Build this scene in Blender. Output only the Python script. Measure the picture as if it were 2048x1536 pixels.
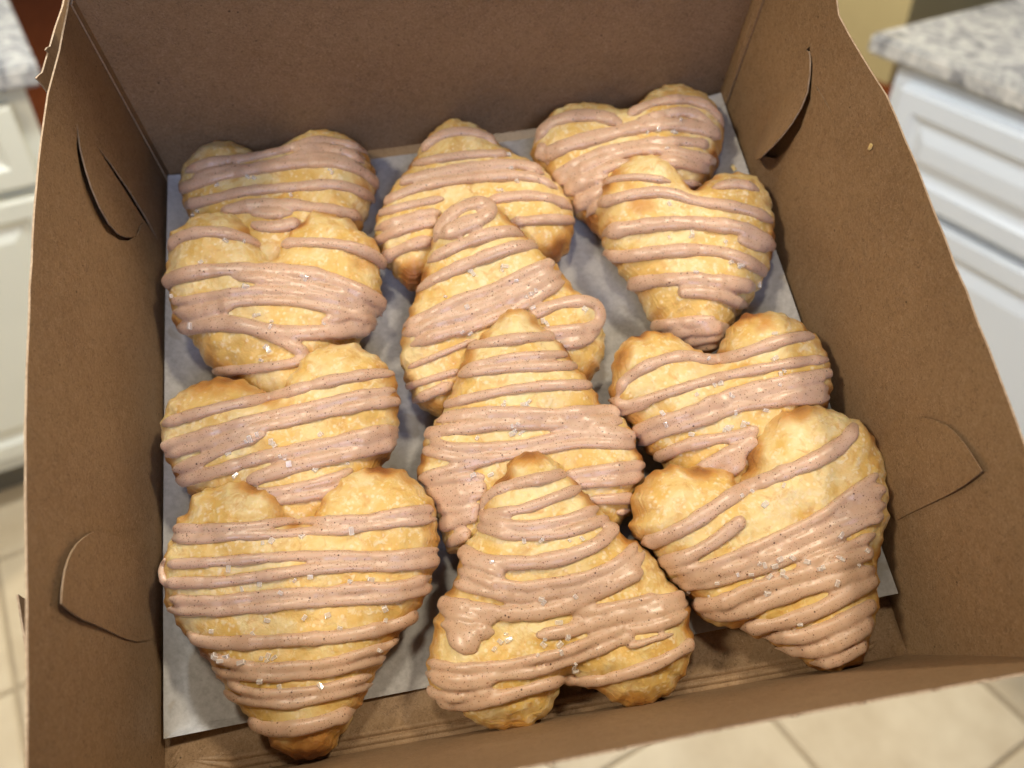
import bpy, bmesh, math, random
import numpy as np
from mathutils import Vector, Matrix, noise
from mathutils.geometry import delaunay_2d_cdt
from mathutils.bvhtree import BVHTree

for o in list(bpy.data.objects):
    bpy.data.objects.remove(o)
random.seed(7)
scene = bpy.context.scene
coll = scene.collection

# ------------------------------------------------------------------ frames
# box frame: origin at the middle of the box bottom, x right, y to the back, z out of the box (metres).
# The box is held tilted towards the photographer above a kitchen floor; BOX maps box frame -> kitchen.
BOX = Matrix(((0.37609243, -0.85533649, 0.35630602, -0.22812525),
              (0.92371877, 0.31589395, -0.21669020, 0.12300965),
              (0.07278812, 0.41062210, 0.90889569, 1.17589450),
              (0, 0, 0, 1)))
FPX = 1691.6                                   # focal length, pixels of the 2048 px wide photograph
CAM = np.array([-0.0115, -0.1420, 0.3116])     # camera position in the box frame
RC = np.array([[0.98681171, -0.16176305, -0.00594643],
               [-0.14951006, -0.89675314, -0.41650995],
               [0.06204344, 0.41190595, -0.90911171]])   # rows: camera right, down, forward

# ------------------------------------------------------------------ camera
cd = bpy.data.cameras.new('camera')
cam = bpy.data.objects.new('camera', cd)
coll.objects.link(cam)
cm = Matrix.Identity(4)
for i in range(3):
    cm[i][0] = RC[0][i]; cm[i][1] = -RC[1][i]; cm[i][2] = -RC[2][i]; cm[i][3] = CAM[i]
cam.matrix_world = BOX @ cm
cd.sensor_width = 36.0
cd.lens = FPX / 2048 * 36.0
cd.clip_start = 0.01
cd.clip_end = 60
cd.dof.use_dof = True
cd.dof.focus_distance = 0.285
cd.dof.aperture_fstop = 9.0
scene.camera = cam

# ------------------------------------------------------------------ world, lamps, exposure
w = bpy.data.worlds.new('World'); scene.world = w; w.use_nodes = True
w.node_tree.nodes['Background'].inputs[0].default_value = (0.60, 0.75, 1.0, 1)
w.node_tree.nodes['Background'].inputs[1].default_value = 0.10

def lamp(name, direction, dist, size, energy, color, target=(0, 0, 0.02), size_y=None):
    ld = bpy.data.lights.new(name, 'AREA')
    ld.energy = energy; ld.color = color; ld.size = size
    if size_y: ld.shape = 'RECTANGLE'; ld.size_y = size_y
    else: ld.shape = 'DISK'
    o = bpy.data.objects.new(name, ld); coll.objects.link(o)
    d = Vector(direction).normalized(); t = Vector(target)
    m = Matrix.Translation(t + d * dist) @ d.to_track_quat('Z', 'Y').to_matrix().to_4x4()
    o.matrix_world = BOX @ m
    return o
def dirv(az, el):          # azimuth from +x counter-clockwise, elevation above the box bottom, degrees
    a, e = math.radians(az), math.radians(el)
    return (math.cos(e) * math.cos(a), math.cos(e) * math.sin(a), math.sin(e))
lamp('ceiling_or_fill_lamp', dirv(175, 52), 2.0, 0.28, 19, (1.0, 0.86, 0.66))
lamp('ceiling_or_fill_lamp', dirv(30, 57), 1.5, 0.16, 11, (1.0, 0.86, 0.66))
lamp('ceiling_or_fill_lamp', dirv(100, 76), 1.45, 0.18, 6.5, (1.0, 0.88, 0.70))
lamp('window_light', dirv(-84, 48), 3.6, 1.3, 50, (0.64, 0.70, 1.0), size_y=1.1)
# unseen fill lamps added to brighten the kitchen behind the opened lid (kitchen frame)
def fill_lamp(x, y, z, energy, color):
    o = lamp('ceiling_or_fill_lamp', (0, 0, 1), 1, 0.2, energy, color)
    o.matrix_world = Matrix.Translation((x, y, z))
fill_lamp(-1.05, 0.15, 2.45, 37, (0.93, 0.97, 1.0))
fill_lamp(-2.6, 1.7, 2.45, 80, (1.0, 0.92, 0.78))

scene.view_settings.view_transform = 'Standard'
scene.view_settings.look = 'None'
scene.view_settings.exposure = 0.0
scene.view_settings.gamma = 1.0
scene.view_settings.use_curve_mapping = False
scene.cycles.use_denoising = True
scene.cycles.max_bounces = 6
scene.cycles.diffuse_bounces = 3
scene.cycles.glossy_bounces = 2
scene.cycles.transmission_bounces = 4
scene.cycles.adaptive_threshold = 0.035
scene.cycles.caustics_refractive = False
scene.cycles.caustics_reflective = False

# ------------------------------------------------------------------ node helpers
class NT:
    def __init__(s, name):
        s.m = bpy.data.materials.new(name); s.m.use_nodes = True
        s.t = s.m.node_tree; s.n = s.t.nodes
        s.b = s.n['Principled BSDF']
        s.co = s.n.new('ShaderNodeTexCoord').outputs['Object']
        s.raw = s.co
        s.co = s.mapping(rot=(0.53, 0.71, 0.37))
    def link(s, a, b): s.t.links.new(a, b)
    def set(s, **k):
        for a, v in k.items(): s.b.inputs[a.replace('_', ' ')].default_value = v
    def mapping(s, scale=(1, 1, 1), loc=(0, 0, 0), rot=(0, 0, 0)):
        n = s.n.new('ShaderNodeMapping'); s.link(s.co, n.inputs[0])
        n.inputs['Scale'].default_value = scale; n.inputs['Location'].default_value = loc; n.inputs['Rotation'].default_value = rot
        return n.outputs[0]
    def noise(s, scale, detail=3, rough=0.55, vec=None, dist=0.0):
        n = s.n.new('ShaderNodeTexNoise'); n.inputs['Scale'].default_value = scale
        n.inputs['Detail'].default_value = detail; n.inputs['Roughness'].default_value = rough; n.inputs['Distortion'].default_value = dist
        s.link(vec or s.co, n.inputs['Vector']); return n.outputs['Fac']
    def voronoi(s, scale, feature='F1', vec=None, rand=1.0):
        n = s.n.new('ShaderNodeTexVoronoi'); n.feature = feature; n.inputs['Scale'].default_value = scale
        n.inputs['Randomness'].default_value = rand
        s.link(vec or s.co, n.inputs['Vector']); return n
    def ramp(s, fac, stops):
        n = s.n.new('ShaderNodeValToRGB'); e = n.color_ramp.elements
        while len(e) < len(stops): e.new(0.5)
        for el, (p, c) in zip(e, stops):
            el.position = p; el.color = (c, c, c, 1) if not isinstance(c, (tuple, list)) else (*c, 1)
        s.link(fac, n.inputs[0]); return n.outputs[0]
    def mix(s, fac, a, b, mode='MIX'):
        n = s.n.new('ShaderNodeMix'); n.data_type = 'RGBA'; n.blend_type = mode
        for sock, v in ((n.inputs[0], fac), (n.inputs[6], a), (n.inputs[7], b)):
            if isinstance(v, (int, float)): sock.default_value = v
            elif isinstance(v, (tuple, list)): sock.default_value = (*v, 1)
            else: s.link(v, sock)
        return n.outputs[2]
    def math(s, op, a, b=0.0, clamp=False):
        n = s.n.new('ShaderNodeMath'); n.operation = op; n.use_clamp = clamp
        for sock, v in ((n.inputs[0], a), (n.inputs[1], b)):
            if isinstance(v, (int, float)): sock.default_value = v
            else: s.link(v, sock)
        return n.outputs[0]
    def attr(s, name):
        n = s.n.new('ShaderNodeAttribute'); n.attribute_name = name; return n.outputs['Fac']
    def bump(s, height, strength, dist):
        n = s.n.new('ShaderNodeBump'); n.inputs['Strength'].default_value = strength; n.inputs['Distance'].default_value = dist
        s.link(height, n.inputs['Height'])
        cur = s.b.inputs['Normal']
        if cur.is_linked: s.link(cur.links[0].from_socket, n.inputs['Normal'])
        s.link(n.outputs[0], cur)
    def color(s, c): s.link(c, s.b.inputs['Base Color'])

def mat_kraft():
    m = NT('kraft_board')
    base = m.ramp(m.noise(28, 4, 0.6), [(0.3, (0.232, 0.144, 0.071)), (0.7, (0.290, 0.188, 0.097))])
    fib = m.noise(1300, 3, 0.7, m.mapping((1, 0.55, 0.7)))
    base = m.mix(m.ramp(fib, [(0.35, 0.0), (0.72, 0.55)]), base, (0.41, 0.28, 0.17))
    fib2 = m.noise(1500, 2, 0.6, m.mapping((0.5, 1.3, 0.7), rot=(0.4, 0.7, 1.1)))
    base = m.mix(m.ramp(fib2, [(0.55, 0.0), (0.78, 0.5)]), base, (0.145, 0.083, 0.042))
    for sc, lo, col, amt in ((420, (0, 0, 0), (0.40, 0.28, 0.175), 0.55), (520, (4, 2, 8), (0.10, 0.058, 0.030), 0.5), (300, (7, 1, 3), (0.36, 0.25, 0.15), 0.4)):
        ln = m.math('ABSOLUTE', m.math('SUBTRACT', m.noise(sc, 2, 0.5, m.mapping(loc=lo), 1.4), 0.5))
        gate = m.math('GREATER_THAN', m.noise(sc * 0.6, 1, 0.5, m.mapping(loc=lo[::-1])), 0.53)
        base = m.mix(m.math('MULTIPLY', m.ramp(ln, [(0.008, amt), (0.03, 0.0)]), gate), base, col)
    v = m.voronoi(170)
    fleck = m.math('LESS_THAN', v.outputs['Distance'], 0.075)
    pick = m.math('GREATER_THAN', m.noise(260, 1), 0.56)
    base = m.mix(m.math('MULTIPLY', m.math('MULTIPLY', fleck, pick), 0.75), base, (0.06, 0.035, 0.02))
    v2 = m.voronoi(240, vec=m.mapping(loc=(3, 5, 1)))
    fl2 = m.math('MULTIPLY', m.math('LESS_THAN', v2.outputs['Distance'], 0.08), m.math('GREATER_THAN', m.noise(200, 1), 0.58))
    base = m.mix(m.math('MULTIPLY', fl2, 0.5), base, (0.45, 0.33, 0.21))
    m.color(base)
    m.set(Roughness=0.62, Specular_IOR_Level=0.32)
    m.bump(fib, 0.12, 0.0003); m.bump(m.noise(16, 2), 0.12, 0.004)
    return m.m
def mat_edge():
    m = NT('cut_board_edge')
    m.color(m.ramp(m.noise(700, 2), [(0.3, (0.30, 0.205, 0.12)), (0.7, (0.46, 0.34, 0.22))])); m.set(Roughness=0.85)
    return m.m
def mat_parchment():
    m = NT('parchment_paper')
    cl = m.noise(420, 4, 0.7)
    c = m.ramp(cl, [(0.3, (0.34, 0.33, 0.31)), (0.62, (0.465, 0.455, 0.435))])
    c = m.mix(m.ramp(m.noise(40, 3), [(0.4, 0.0), (0.75, 0.5)]), c, (0.44, 0.42, 0.385))
    gr = m.ramp(m.noise(75, 2, 0.5, m.mapping(loc=(2, 9, 4))), [(0.62, 0.0), (0.66, 0.55)])
    c = m.mix(gr, c, (0.33, 0.29, 0.23))
    m.color(c)
    m.set(Roughness=0.55, Specular_IOR_Level=0.35)
    m.bump(cl, 0.2, 0.0003); m.bump(m.noise(55, 2), 0.35, 0.002)
    return m.m
def mat_pastry():
    m = NT('puff_pastry')
    pale, gold, amber, brown = (0.83, 0.665, 0.335), (0.745, 0.485, 0.14), (0.58, 0.27, 0.055), (0.27, 0.09, 0.02)
    big = m.noise(62, 4, 0.6, dist=0.6)
    c = m.mix(m.ramp(big, [(0.38, 0.0), (0.59, 1.0)]), pale, gold)
    c = m.mix(m.ramp(m.noise(150, 4, 0.65, m.mapping(loc=(2, 1, 4)), 0.8), [(0.54, 0.0), (0.72, 0.7)]), c, amber)
    bl = m.noise(330, 3, 0.6, m.mapping(loc=(5, 2, 0)), 0.5)
    c = m.mix(m.ramp(bl, [(0.54, 0.0), (0.66, 0.75)]), c, (0.87, 0.71, 0.43))
    sp = m.voronoi(420, vec=m.mapping(loc=(1, 7, 2)))
    c = m.mix(m.math('MULTIPLY', m.ramp(sp.outputs['Distance'], [(0.18, 0.6), (0.34, 0.0)]), m.math('GREATER_THAN', m.noise(170, 2), 0.47)), c, (0.90, 0.75, 0.50))
    toast = m.attr('toast')
    c = m.mix(m.ramp(toast, [(0.15, 0.0), (0.6, 0.85)]), c, amber)
    c = m.mix(m.ramp(toast, [(0.62, 0.0), (1.0, 0.9)]), c, brown)
    m.color(c)
    m.set(Roughness=0.44, Specular_IOR_Level=0.45, Subsurface_Weight=0.2, Subsurface_Scale=0.004)
    m.b.inputs['Subsurface Radius'].default_value = (1.0, 0.55, 0.22)
    m.bump(m.noise(210, 4, 0.6, dist=0.4), 0.28, 0.0022); m.bump(bl, 0.4, 0.0010)
    lay = m.n.new('ShaderNodeMapping'); m.link(m.raw, lay.inputs[0]); lay.inputs['Scale'].default_value = (70, 70, 900)
    layers = m.noise(1.0, 3, 0.6, lay.outputs[0])
    m.bump(m.math('MULTIPLY', layers, m.attr('side')), 0.8, 0.0012)
    m.b.inputs['Coat Weight'].default_value = 0.12; m.b.inputs['Coat Roughness'].default_value = 0.3
    return m.m
def mat_icing():
    m = NT('cinnamon_icing')
    c = m.ramp(m.noise(120, 3, 0.6), [(0.3, (0.60, 0.400, 0.265)), (0.7, (0.69, 0.480, 0.340))])
    def specks(c, scale, rad, thr, loc, col, amt):
        v = m.voronoi(scale, vec=m.mapping(loc=loc))
        n = m.noise(scale * 1.7, 1, vec=m.mapping(loc=loc))
        k = m.math('LESS_THAN', m.math('ADD', v.outputs['Distance'], m.math('MULTIPLY', n, 0.10)), rad + 0.05)
        sel = m.math('GREATER_THAN', v.outputs['Color'], thr)
        return m.mix(m.math('MULTIPLY', m.math('MULTIPLY', k, sel), amt), c, col)
    c = specks(c, 1250, 0.22, 0.08, (0, 0, 0), (0.30, 0.125, 0.070), 0.62)
    c = specks(c, 640, 0.16, 0.42, (3, 1, 7), (0.19, 0.075, 0.042), 0.8)
    c = specks(c, 380, 0.125, 0.70, (9, 4, 2), (0.085, 0.032, 0.020), 0.9)
    m.color(c)
    m.set(Roughness=0.35, Specular_IOR_Level=0.5, Subsurface_Weight=0.3, Subsurface_Scale=0.0035)
    m.b.inputs['Subsurface Radius'].default_value = (1.0, 0.6, 0.4)
    m.b.inputs['Coat Weight'].default_value = 0.14; m.b.inputs['Coat Roughness'].default_value = 0.25
    m.bump(m.noise(300, 2), 0.08, 0.001)
    return m.m
def mat_sugar(name, alpha):
    m = NT(name)
    m.b.inputs['Base Color'].default_value = (0.97, 0.95, 0.92, 1)
    m.set(Roughness=0.06, IOR=1.5, Specular_IOR_Level=0.9, Alpha=alpha)
    return m.m
def mat_simple(name, col, rough, var=0.0, scale=3.0):
    m = NT(name)
    lo = tuple(x * (1 - var) for x in col); hi = tuple(min(1, x * (1 + var)) for x in col)
    m.color(m.ramp(m.noise(scale, 4), [(0.3, lo), (0.7, hi)])); m.set(Roughness=rough)
    return m.m
def mat_granite():
    m = NT('granite')
    c = m.ramp(m.noise(26, 5, 0.65, dist=1.2), [(0.30, (0.13, 0.13, 0.13)), (0.44, (0.36, 0.35, 0.33)), (0.55, (0.56, 0.54, 0.48)), (0.7, (0.66, 0.63, 0.56))])
    c = m.mix(m.ramp(m.noise(80, 4, 0.7), [(0.52, 0.0), (0.68, 0.85)]), c, (0.22, 0.22, 0.23))
    m.color(c); m.set(Roughness=0.22)
    return m.m
def mat_tile():
    m = NT('beige_tile')
    c = m.ramp(m.noise(9, 5, 0.6), [(0.3, (0.46, 0.36, 0.225)), (0.7, (0.60, 0.50, 0.335))])
    m.color(c); m.set(Roughness=0.4)
    return m.m
def mat_wood():
    m = NT('red_wood')
    c = m.ramp(m.noise(6, 5, 0.6, m.mapping((1, 9, 1))), [(0.3, (0.14, 0.032, 0.006)), (0.7, (0.22, 0.055, 0.012))])
    m.color(c); m.set(Roughness=0.7, Specular_IOR_Level=0.15)
    return m.m
KRAFT, EDGE, PAPER, PASTRY, ICING, SUGAR = mat_kraft(), mat_edge(), mat_parchment(), mat_pastry(), mat_icing(), mat_sugar('coarse_sugar', 0.36)
SUGAR_EDGE = mat_sugar('coarse_sugar_edge', 0.75)
GRANITE, TILE, WOOD = mat_granite(), mat_tile(), mat_wood()
CABINET = mat_simple('white_cabinet_paint', (0.63, 0.66, 0.67), 0.35, 0.03)
CABINET2 = mat_simple('cream_cabinet_paint', (0.72, 0.71, 0.58), 0.35, 0.03)
GROUT = mat_simple('grout', (0.34, 0.265, 0.165), 0.9, 0.1, 60)
WALLP = mat_simple('yellow_wall_paint', (0.52, 0.45, 0.22), 0.6, 0.05)
TOE = mat_simple('toe_kick', (0.16, 0.14, 0.09), 0.6, 0.1)

# ------------------------------------------------------------------ object helpers
def link(name, data, mat=None, parent=None, mtx=None):
    o = bpy.data.objects.new(name, data); coll.objects.link(o)
    if mat and not data.materials: data.materials.append(mat)
    if parent: o.parent = parent
    elif mtx is not None: o.matrix_world = mtx
    return o
BASE = {}
def root(name, loc, label, cat, group=None, frame=BOX):
    o = bpy.data.objects.new(name, None); coll.objects.link(o)
    o.empty_display_size = 0.02
    o.matrix_world = frame @ Matrix.Translation(loc)
    tag(o, label, cat, group); BASE[o.name] = np.array(loc)
    return o
def tag(o, label=None, cat=None, group=None, kind=None):
    if label: o['label'] = label
    if cat: o['category'] = cat
    if group: o['group'] = group
    if kind: o['kind'] = kind
def mesh(name, verts, faces, smooth=True):
    me = bpy.data.meshes.new(name); me.from_pydata([tuple(map(float, v)) for v in verts], [], faces); me.update()
    if smooth: me.polygons.foreach_set('use_smooth', [True] * len(me.polygons))
    return me

# pixel rays of the photograph (2048 x 1536), used to find where things stand in the box
def ray(u, v): return RC.T @ np.array([(u - 1024) / FPX, (v - 768) / FPX, 1.0])
def at_x(u, v, x): d = ray(u, v); return CAM + d * ((x - CAM[0]) / d[0])
def at_plane(u, v, p0, n): d = ray(u, v); return CAM + d * (np.dot(p0 - CAM, n) / np.dot(d, n))

def in_poly(pts, poly):
    x, y = pts[:, 0], pts[:, 1]; r = np.zeros(len(pts), bool)
    a = np.asarray(poly); b = np.roll(a, -1, 0)
    for (x0, y0), (x1, y1) in zip(a, b):
        if y0 == y1: continue
        c = ((y0 > y) != (y1 > y)) & (x < (x1 - x0) * (y - y0) / (y1 - y0) + x0)
        r ^= c
    return r
def seg_dist(pts, poly, closed=True):
    a = np.asarray(poly); b = np.roll(a, -1, 0) if closed else a[1:]
    if not closed: a = a[:-1]
    best = np.full(len(pts), 1e9)
    for p, q in zip(a, b):
        d = q - p; L = d @ d
        t = np.clip(((pts - p) @ d) / max(L, 1e-18), 0, 1)
        e = pts - p - t[:, None] * d
        best = np.minimum(best, (e * e).sum(1))
    return np.sqrt(best)
def cdt_fill(poly, holes, inner):
    """triangulate poly minus holes with extra inner points -> verts2d, tris, boundary count of poly"""
    vs = [Vector(p) for p in poly]; es = [(i, (i + 1) % len(poly)) for i in range(len(poly))]
    for h in holes:
        k = len(vs); vs += [Vector(p) for p in h]; es += [(k + i, k + (i + 1) % len(h)) for i in range(len(h))]
    vs += [Vector(p) for p in inner]
    r = delaunay_2d_cdt(vs, es, [], 0, 1e-7)
    V = np.array([tuple(v) for v in r[0]]); F = np.array(r[2])
    c = V[F].mean(1)
    keep = in_poly(c, poly)
    for h in holes: keep &= ~in_poly(c, h)
    return V, F[keep]
def grid_pts(poly, step, margin, holes=(), jitter=0.0):
    a = np.asarray(poly); lo, hi = a.min(0), a.max(0)
    out = []
    j = 0; y = lo[1]
    while y < hi[1]:
        xs = np.arange(lo[0] + (step / 2 if j % 2 else 0), hi[0], step)
        out.append(np.stack([xs, np.full_like(xs, y)], 1)); y += step * 0.866; j += 1
    p = np.concatenate(out)
    if jitter: p = p + np.random.default_rng(1).uniform(-jitter, jitter, p.shape) * step
    p = p[in_poly(p, poly)]
    p = p[seg_dist(p, poly) > margin]
    for h in holes:
        p = p[~in_poly(p, h)]; p = p[seg_dist(p, h) > margin]
    return p
def sheet(name, poly, fn, mat, parent, holes=(), step=0.006, thick=0.0006, mtx=None, rim=1):
    """thin board: 2d outline (s,t) with holes, mapped by fn(s,t)->xyz, given thickness"""
    base = BASE.get(parent.name, np.zeros(3)) if parent else np.zeros(3)
    V, F = cdt_fill(poly, holes, grid_pts(poly, step, step * 0.45, holes))
    P = np.array([fn(s, t) for s, t in V]) - base
    me = mesh(name, P, [tuple(map(int, f)) for f in F])
    o = link(name, me, mat, parent, mtx)
    me.materials.append(EDGE)
    s = o.modifiers.new('thickness', 'SOLIDIFY'); s.thickness = thick; s.offset = 0; s.material_offset_rim = rim
    es = o.modifiers.new('crisp_edges', 'EDGE_SPLIT'); es.split_angle = math.radians(40)
    return o
def interp(tab):
    ys = np.array([a for a, b in tab]); xs = np.array([b for a, b in tab])
    i = np.argsort(ys); return lambda y: float(np.interp(y, ys[i], xs[i]))
def chaikin(p, n=2, closed=False):
    p = np.asarray(p, float)
    for _ in range(n):
        a, b = (p, np.roll(p, -1, 0)) if closed else (p[:-1], p[1:])
        q = np.empty((2 * len(a), p.shape[1])); q[0::2] = .75 * a + .25 * b; q[1::2] = .25 * a + .75 * b
        if not closed: q = np.concatenate([p[:1], q, p[-1:]])
        p = q
    return p
def resample(p, step, closed=False):
    p = np.asarray(p, float)
    if closed: p = np.concatenate([p, p[:1]])
    s = np.concatenate([[0], np.cumsum(np.linalg.norm(np.diff(p, axis=0), axis=1))])
    n = max(2, int(round(s[-1] / step)))
    t = np.linspace(0, s[-1], n + 1)
    if closed: t = t[:-1]
    return np.stack([np.interp(t, s, p[:, k]) for k in range(p.shape[1])], 1)

# ================================================================== KITCHEN (kitchen frame, metres)
def box_mesh(name, x0, x1, y0, y1, z0, z1, bev=0.0, base=(0, 0, 0)):
    bm = bmesh.new(); bmesh.ops.create_cube(bm, size=1)
    for v in bm.verts:
        v.co = Vector(((x0 if v.co.x < 0 else x1) - base[0], (y0 if v.co.y < 0 else y1) - base[1], (z0 if v.co.z < 0 else z1) - base[2]))
    if bev: bmesh.ops.bevel(bm, geom=bm.edges[:], offset=bev, segments=2, affect='EDGES')
    me = bpy.data.meshes.new(name); bm.to_mesh(me); bm.free(); return me
I4 = Matrix.Identity(4)
fl = link('floor', box_mesh('floor', -1.9, 1.5, -2.0, 2.4, -0.03, -0.006), GROUT, None, I4); tag(fl, kind='structure')
tile_me = box_mesh('tile', 0, 0.321, 0, 0.367, -0.010, 0.0, 0.003); tile_me.materials.append(TILE)
for i in range(6):
    for j in range(8):
        x = -1.785 + 0.3265 * i; y = -1.49 + 0.3755 * j
        t = link('tile', tile_me, None, fl); t.location = (x + 0.003, y + 0.004, 0)
wf = link('wood_floor', box_mesh('wood_floor', -9, -1.904, -5, 6, -0.03, 0.0), WOOD, None, I4); tag(wf, kind='structure')
def wallbox(name, *a, base=(0, 0, 0)):
    o = link(name, box_mesh(name, *a), WALLP, None, I4); tag(o, kind='structure'); return o
wallbox('wall', -3.6, -2.28, 3.22, 3.34, 0.0, 2.4)
wallbox('wall', -2.40, -2.28, 3.341, 3.95, 0.0, 2.4)

def cabinet(loc, label, facing, length, depth, paint, panels):
    """counter run; built along local +x with its front at y=0 facing -y, then turned"""
    r = root('kitchen_counter', loc, label, 'counter', frame=I4 @ Matrix.Identity(4))
    r.rotation_euler = (0, 0, facing)
    def part(name, *a, mat=paint, parent=r, bev=0.002):
        return link(name, box_mesh(name, *a, bev), mat, parent)
    part('countertop', -0.06, length, -0.02, depth, 0.865, 0.9, mat=GRANITE, bev=0.006)
    part('cabinet_body', 0, length, 0, depth - 0.03, 0.10, 0.864)
    part('toe_kick', 0.03, length, 0.06, depth - 0.08, 0.0, 0.099, mat=TOE)
    for (x0, x1, z0, z1) in panels:
        nm = 'drawer_front' if z1 - z0 < 0.3 else 'door'
        d = link(nm, panel_mesh(nm, x0, x1, z0, z1), paint, r)
    return r
def panel_mesh(name, x0, x1, z0, z1):
    prof = [(0.0, 0.0), (0.0, -0.018), (0.004, -0.021), (0.035, -0.021), (0.042, -0.015), (0.050, -0.012), (0.054, -0.012), (0.075, -0.020)]
    V, F = [], []
    for ins, y in prof:
        V += [(x0 + ins, y, z0 + ins), (x1 - ins, y, z0 + ins), (x1 - ins, y, z1 - ins), (x0 + ins, y, z1 - ins)]
    for k in range(len(prof) - 1):
        for i in range(4):
            a, b = 4 * k + i, 4 * k + (i + 1) % 4
            F.append((a, b, b + 4, a + 4))
    n = 4 * (len(prof) - 1); F.append((n, n + 1, n + 2, n + 3))
    return mesh(name, V, F, False)
cabinet((-0.935, 1.334, 0), 'white panelled kitchen cabinet with grey granite top right of the box', 0, 1.9, 0.9, CABINET,
        [(0.03, 0.70, 0.655, 0.835), (0.72, 1.40, 0.655, 0.835), (0.03, 0.70, 0.13, 0.635), (0.72, 1.40, 0.13, 0.635)])
lc = root('kitchen_counter', (-1.60, 0.005, 0), 'cream panelled kitchen cabinet with pale granite top left of the box', 'counter', frame=I4)
lc.rotation_euler = (0, 0, math.pi / 2)
# local +x runs to kitchen +y after the quarter turn, the front (local -y) faces kitchen +x
for nm, a, mt, bv in (('countertop', (-1.5, 0.03, -0.03, 0.8, 0.865, 0.9), GRANITE, 0.006),
                      ('cabinet_body', (-1.5, 0, 0, 0.77, 0.10, 0.864), CABINET2, 0.002),
                      ('toe_kick', (-1.5, -0.02, 0.06, 0.7, 0.0, 0.099), TOE, 0.002)):
    link(nm, box_mesh(nm, *a, bv), mt, lc)
for (x0, x1, z0, z1) in ((-0.50, -0.03, 0.70, 0.84), (-1.0, -0.52, 0.70, 0.84), (-0.50, -0.03, 0.14, 0.68), (-1.0, -0.52, 0.14, 0.68)):
    nm = 'drawer_front' if z1 - z0 < 0.3 else 'door'
    link(nm, panel_mesh(nm, x0, x1, z0, z1), CABINET2, lc)

# ================================================================== PASTRY BOX (box frame)
bx = root('pastry_box', (0, 0, 0), 'open brown kraft cardboard bakery box holding twelve iced heart pastries', 'box')
WL, WR, YB, YF, HW = -0.1285, 0.1305, 0.127, -0.127, 0.10
left_top = interp([(.130, -.1254), (.101, -.1278), (.08, -.1307), (.053, -.1316), (.021, -.1313), (-.029, -.1294), (-.058, -.1273), (-.097, -.1240), (-.135, -.1215)])
right_top = interp([(.130, .1345), (.079, .1357), (.055, .1374), (.034, .1400), (.009, .1394), (-.015, .1381), (-.05, .1367), (-.085, .1347), (-.14, .1325)])
def fn_left(y, z, off=0.0):  return (WL + (left_top(y) - WL) * (max(z, 0) / HW) ** 1.15 + off, y, z)
def fn_right(y, z, off=0.0): return (WR + (right_top(y) - WR) * (max(z, 0) / HW) ** 1.15 + off, y, z)
def fn_front(x, z, off=0.0): return (x, YF - 0.0005 - 0.0143 * (z / HW) + 0.0012 * math.sin((x + .03) * 14) * z / HW + off, z)
def fn_back(x, z, off=0.0):
    return (x, YB + 0.0005 + 0.0015 * math.sin((x + .1) * 9) * z / HW + off, z)
def px_on(fn, u, v):          # (s,t) of a photo pixel on a side wall
    x = fn(0, 0.05)[0]
    for _ in range(12):
        p = at_x(u, v, x); x = fn(p[1], p[2])[0]
    return (p[1], p[2])
def pxs(fn, pts): return [px_on(fn, *p) for p in pts]

# bottom panel with score lines along its edges
def fn_bot(x, y):
    z = 0.0
    for c in (-.1222, -.1248): z += 0.0010 * math.exp(-((y - c) / 0.0006) ** 2)
    for c in (-.1240, -.1262): z += 0.0004 * math.exp(-((x - c) / 0.0006) ** 2)
    z += 0.0004 * math.exp(-((x - .1262) / 0.0006) ** 2)
    return (x, y, z)
pb = [(WL - .002, YF - .003), (WR + .002, YF - .003), (WR + .002, YB + .003), (WL - .002, YB + .003)]
V, F = cdt_fill(pb, [], np.concatenate([
    grid_pts(pb, 0.02, 0.009),
    np.array([(x, y) for y in np.arange(-.1262, -.1205, .0003) for x in np.arange(-.126, .128, .02)]),
    np.array([(x, y) for x in list(np.arange(-.1275, -.1225, .0003)) + list(np.arange(.1250, .1275, .0003)) for y in np.arange(-.12, .126, .02)])]))
o = link('bottom_panel', mesh('bottom_panel', [fn_bot(*v) for v in V], [tuple(map(int, f)) for f in F]), KRAFT, bx)
o.modifiers.new('thickness', 'SOLIDIFY').thickness = -0.0006

# --- left wall: two thin slits of the opened back tab
L_slit1 = pxs(fn_left, [(152, 245), (152, 300), (160, 350), (170, 395), (187, 432), (209, 463), (236, 480), (256, 482), (270, 474), (262, 475), (250, 474.5), (236, 468), (217, 447), (199, 415), (182, 375), (171, 340), (160, 298)])
L_slit2 = pxs(fn_left, [(189, 288), (212, 325), (248, 380), (284, 437), (309, 472), (319, 487), (292, 437), (257, 380), (217, 322)])
L_slit3 = pxs(fn_left, [(271.5, 473), (277, 463), (281, 450), (287, 444.5), (281, 446), (276, 455), (272, 464)])
def wall_poly(y0, y1, top, n=30):
    ys = np.linspace(y0 - .0135, y1, n)
    return [(y0, 0.0)] + [(y1, 0.0)] + [(y, top(y)) for y in ys[::-1]]
def ccw(h):
    a = np.array(h); s = np.sum(a[:, 0] * np.roll(a[:, 1], -1) - a[:, 1] * np.roll(a[:, 0], -1)); return h if s > 0 else h[::-1]
lw = wall_poly(-.1275, .1288, lambda y: .0998 + .0006 * noise.noise(Vector((y * 90, 0, 0))))
wall_l = sheet('side_wall', lw, fn_left, KRAFT, bx, [ccw(L_slit1), ccw(L_slit2), ccw(L_slit3)], 0.005)
sheet('corner_flap', [(.012, .002), (.125, .002), (.125, .094), (.03, .094)], lambda y, z: fn_left(y, z, -0.0026), KRAFT, bx, step=.012)
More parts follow.
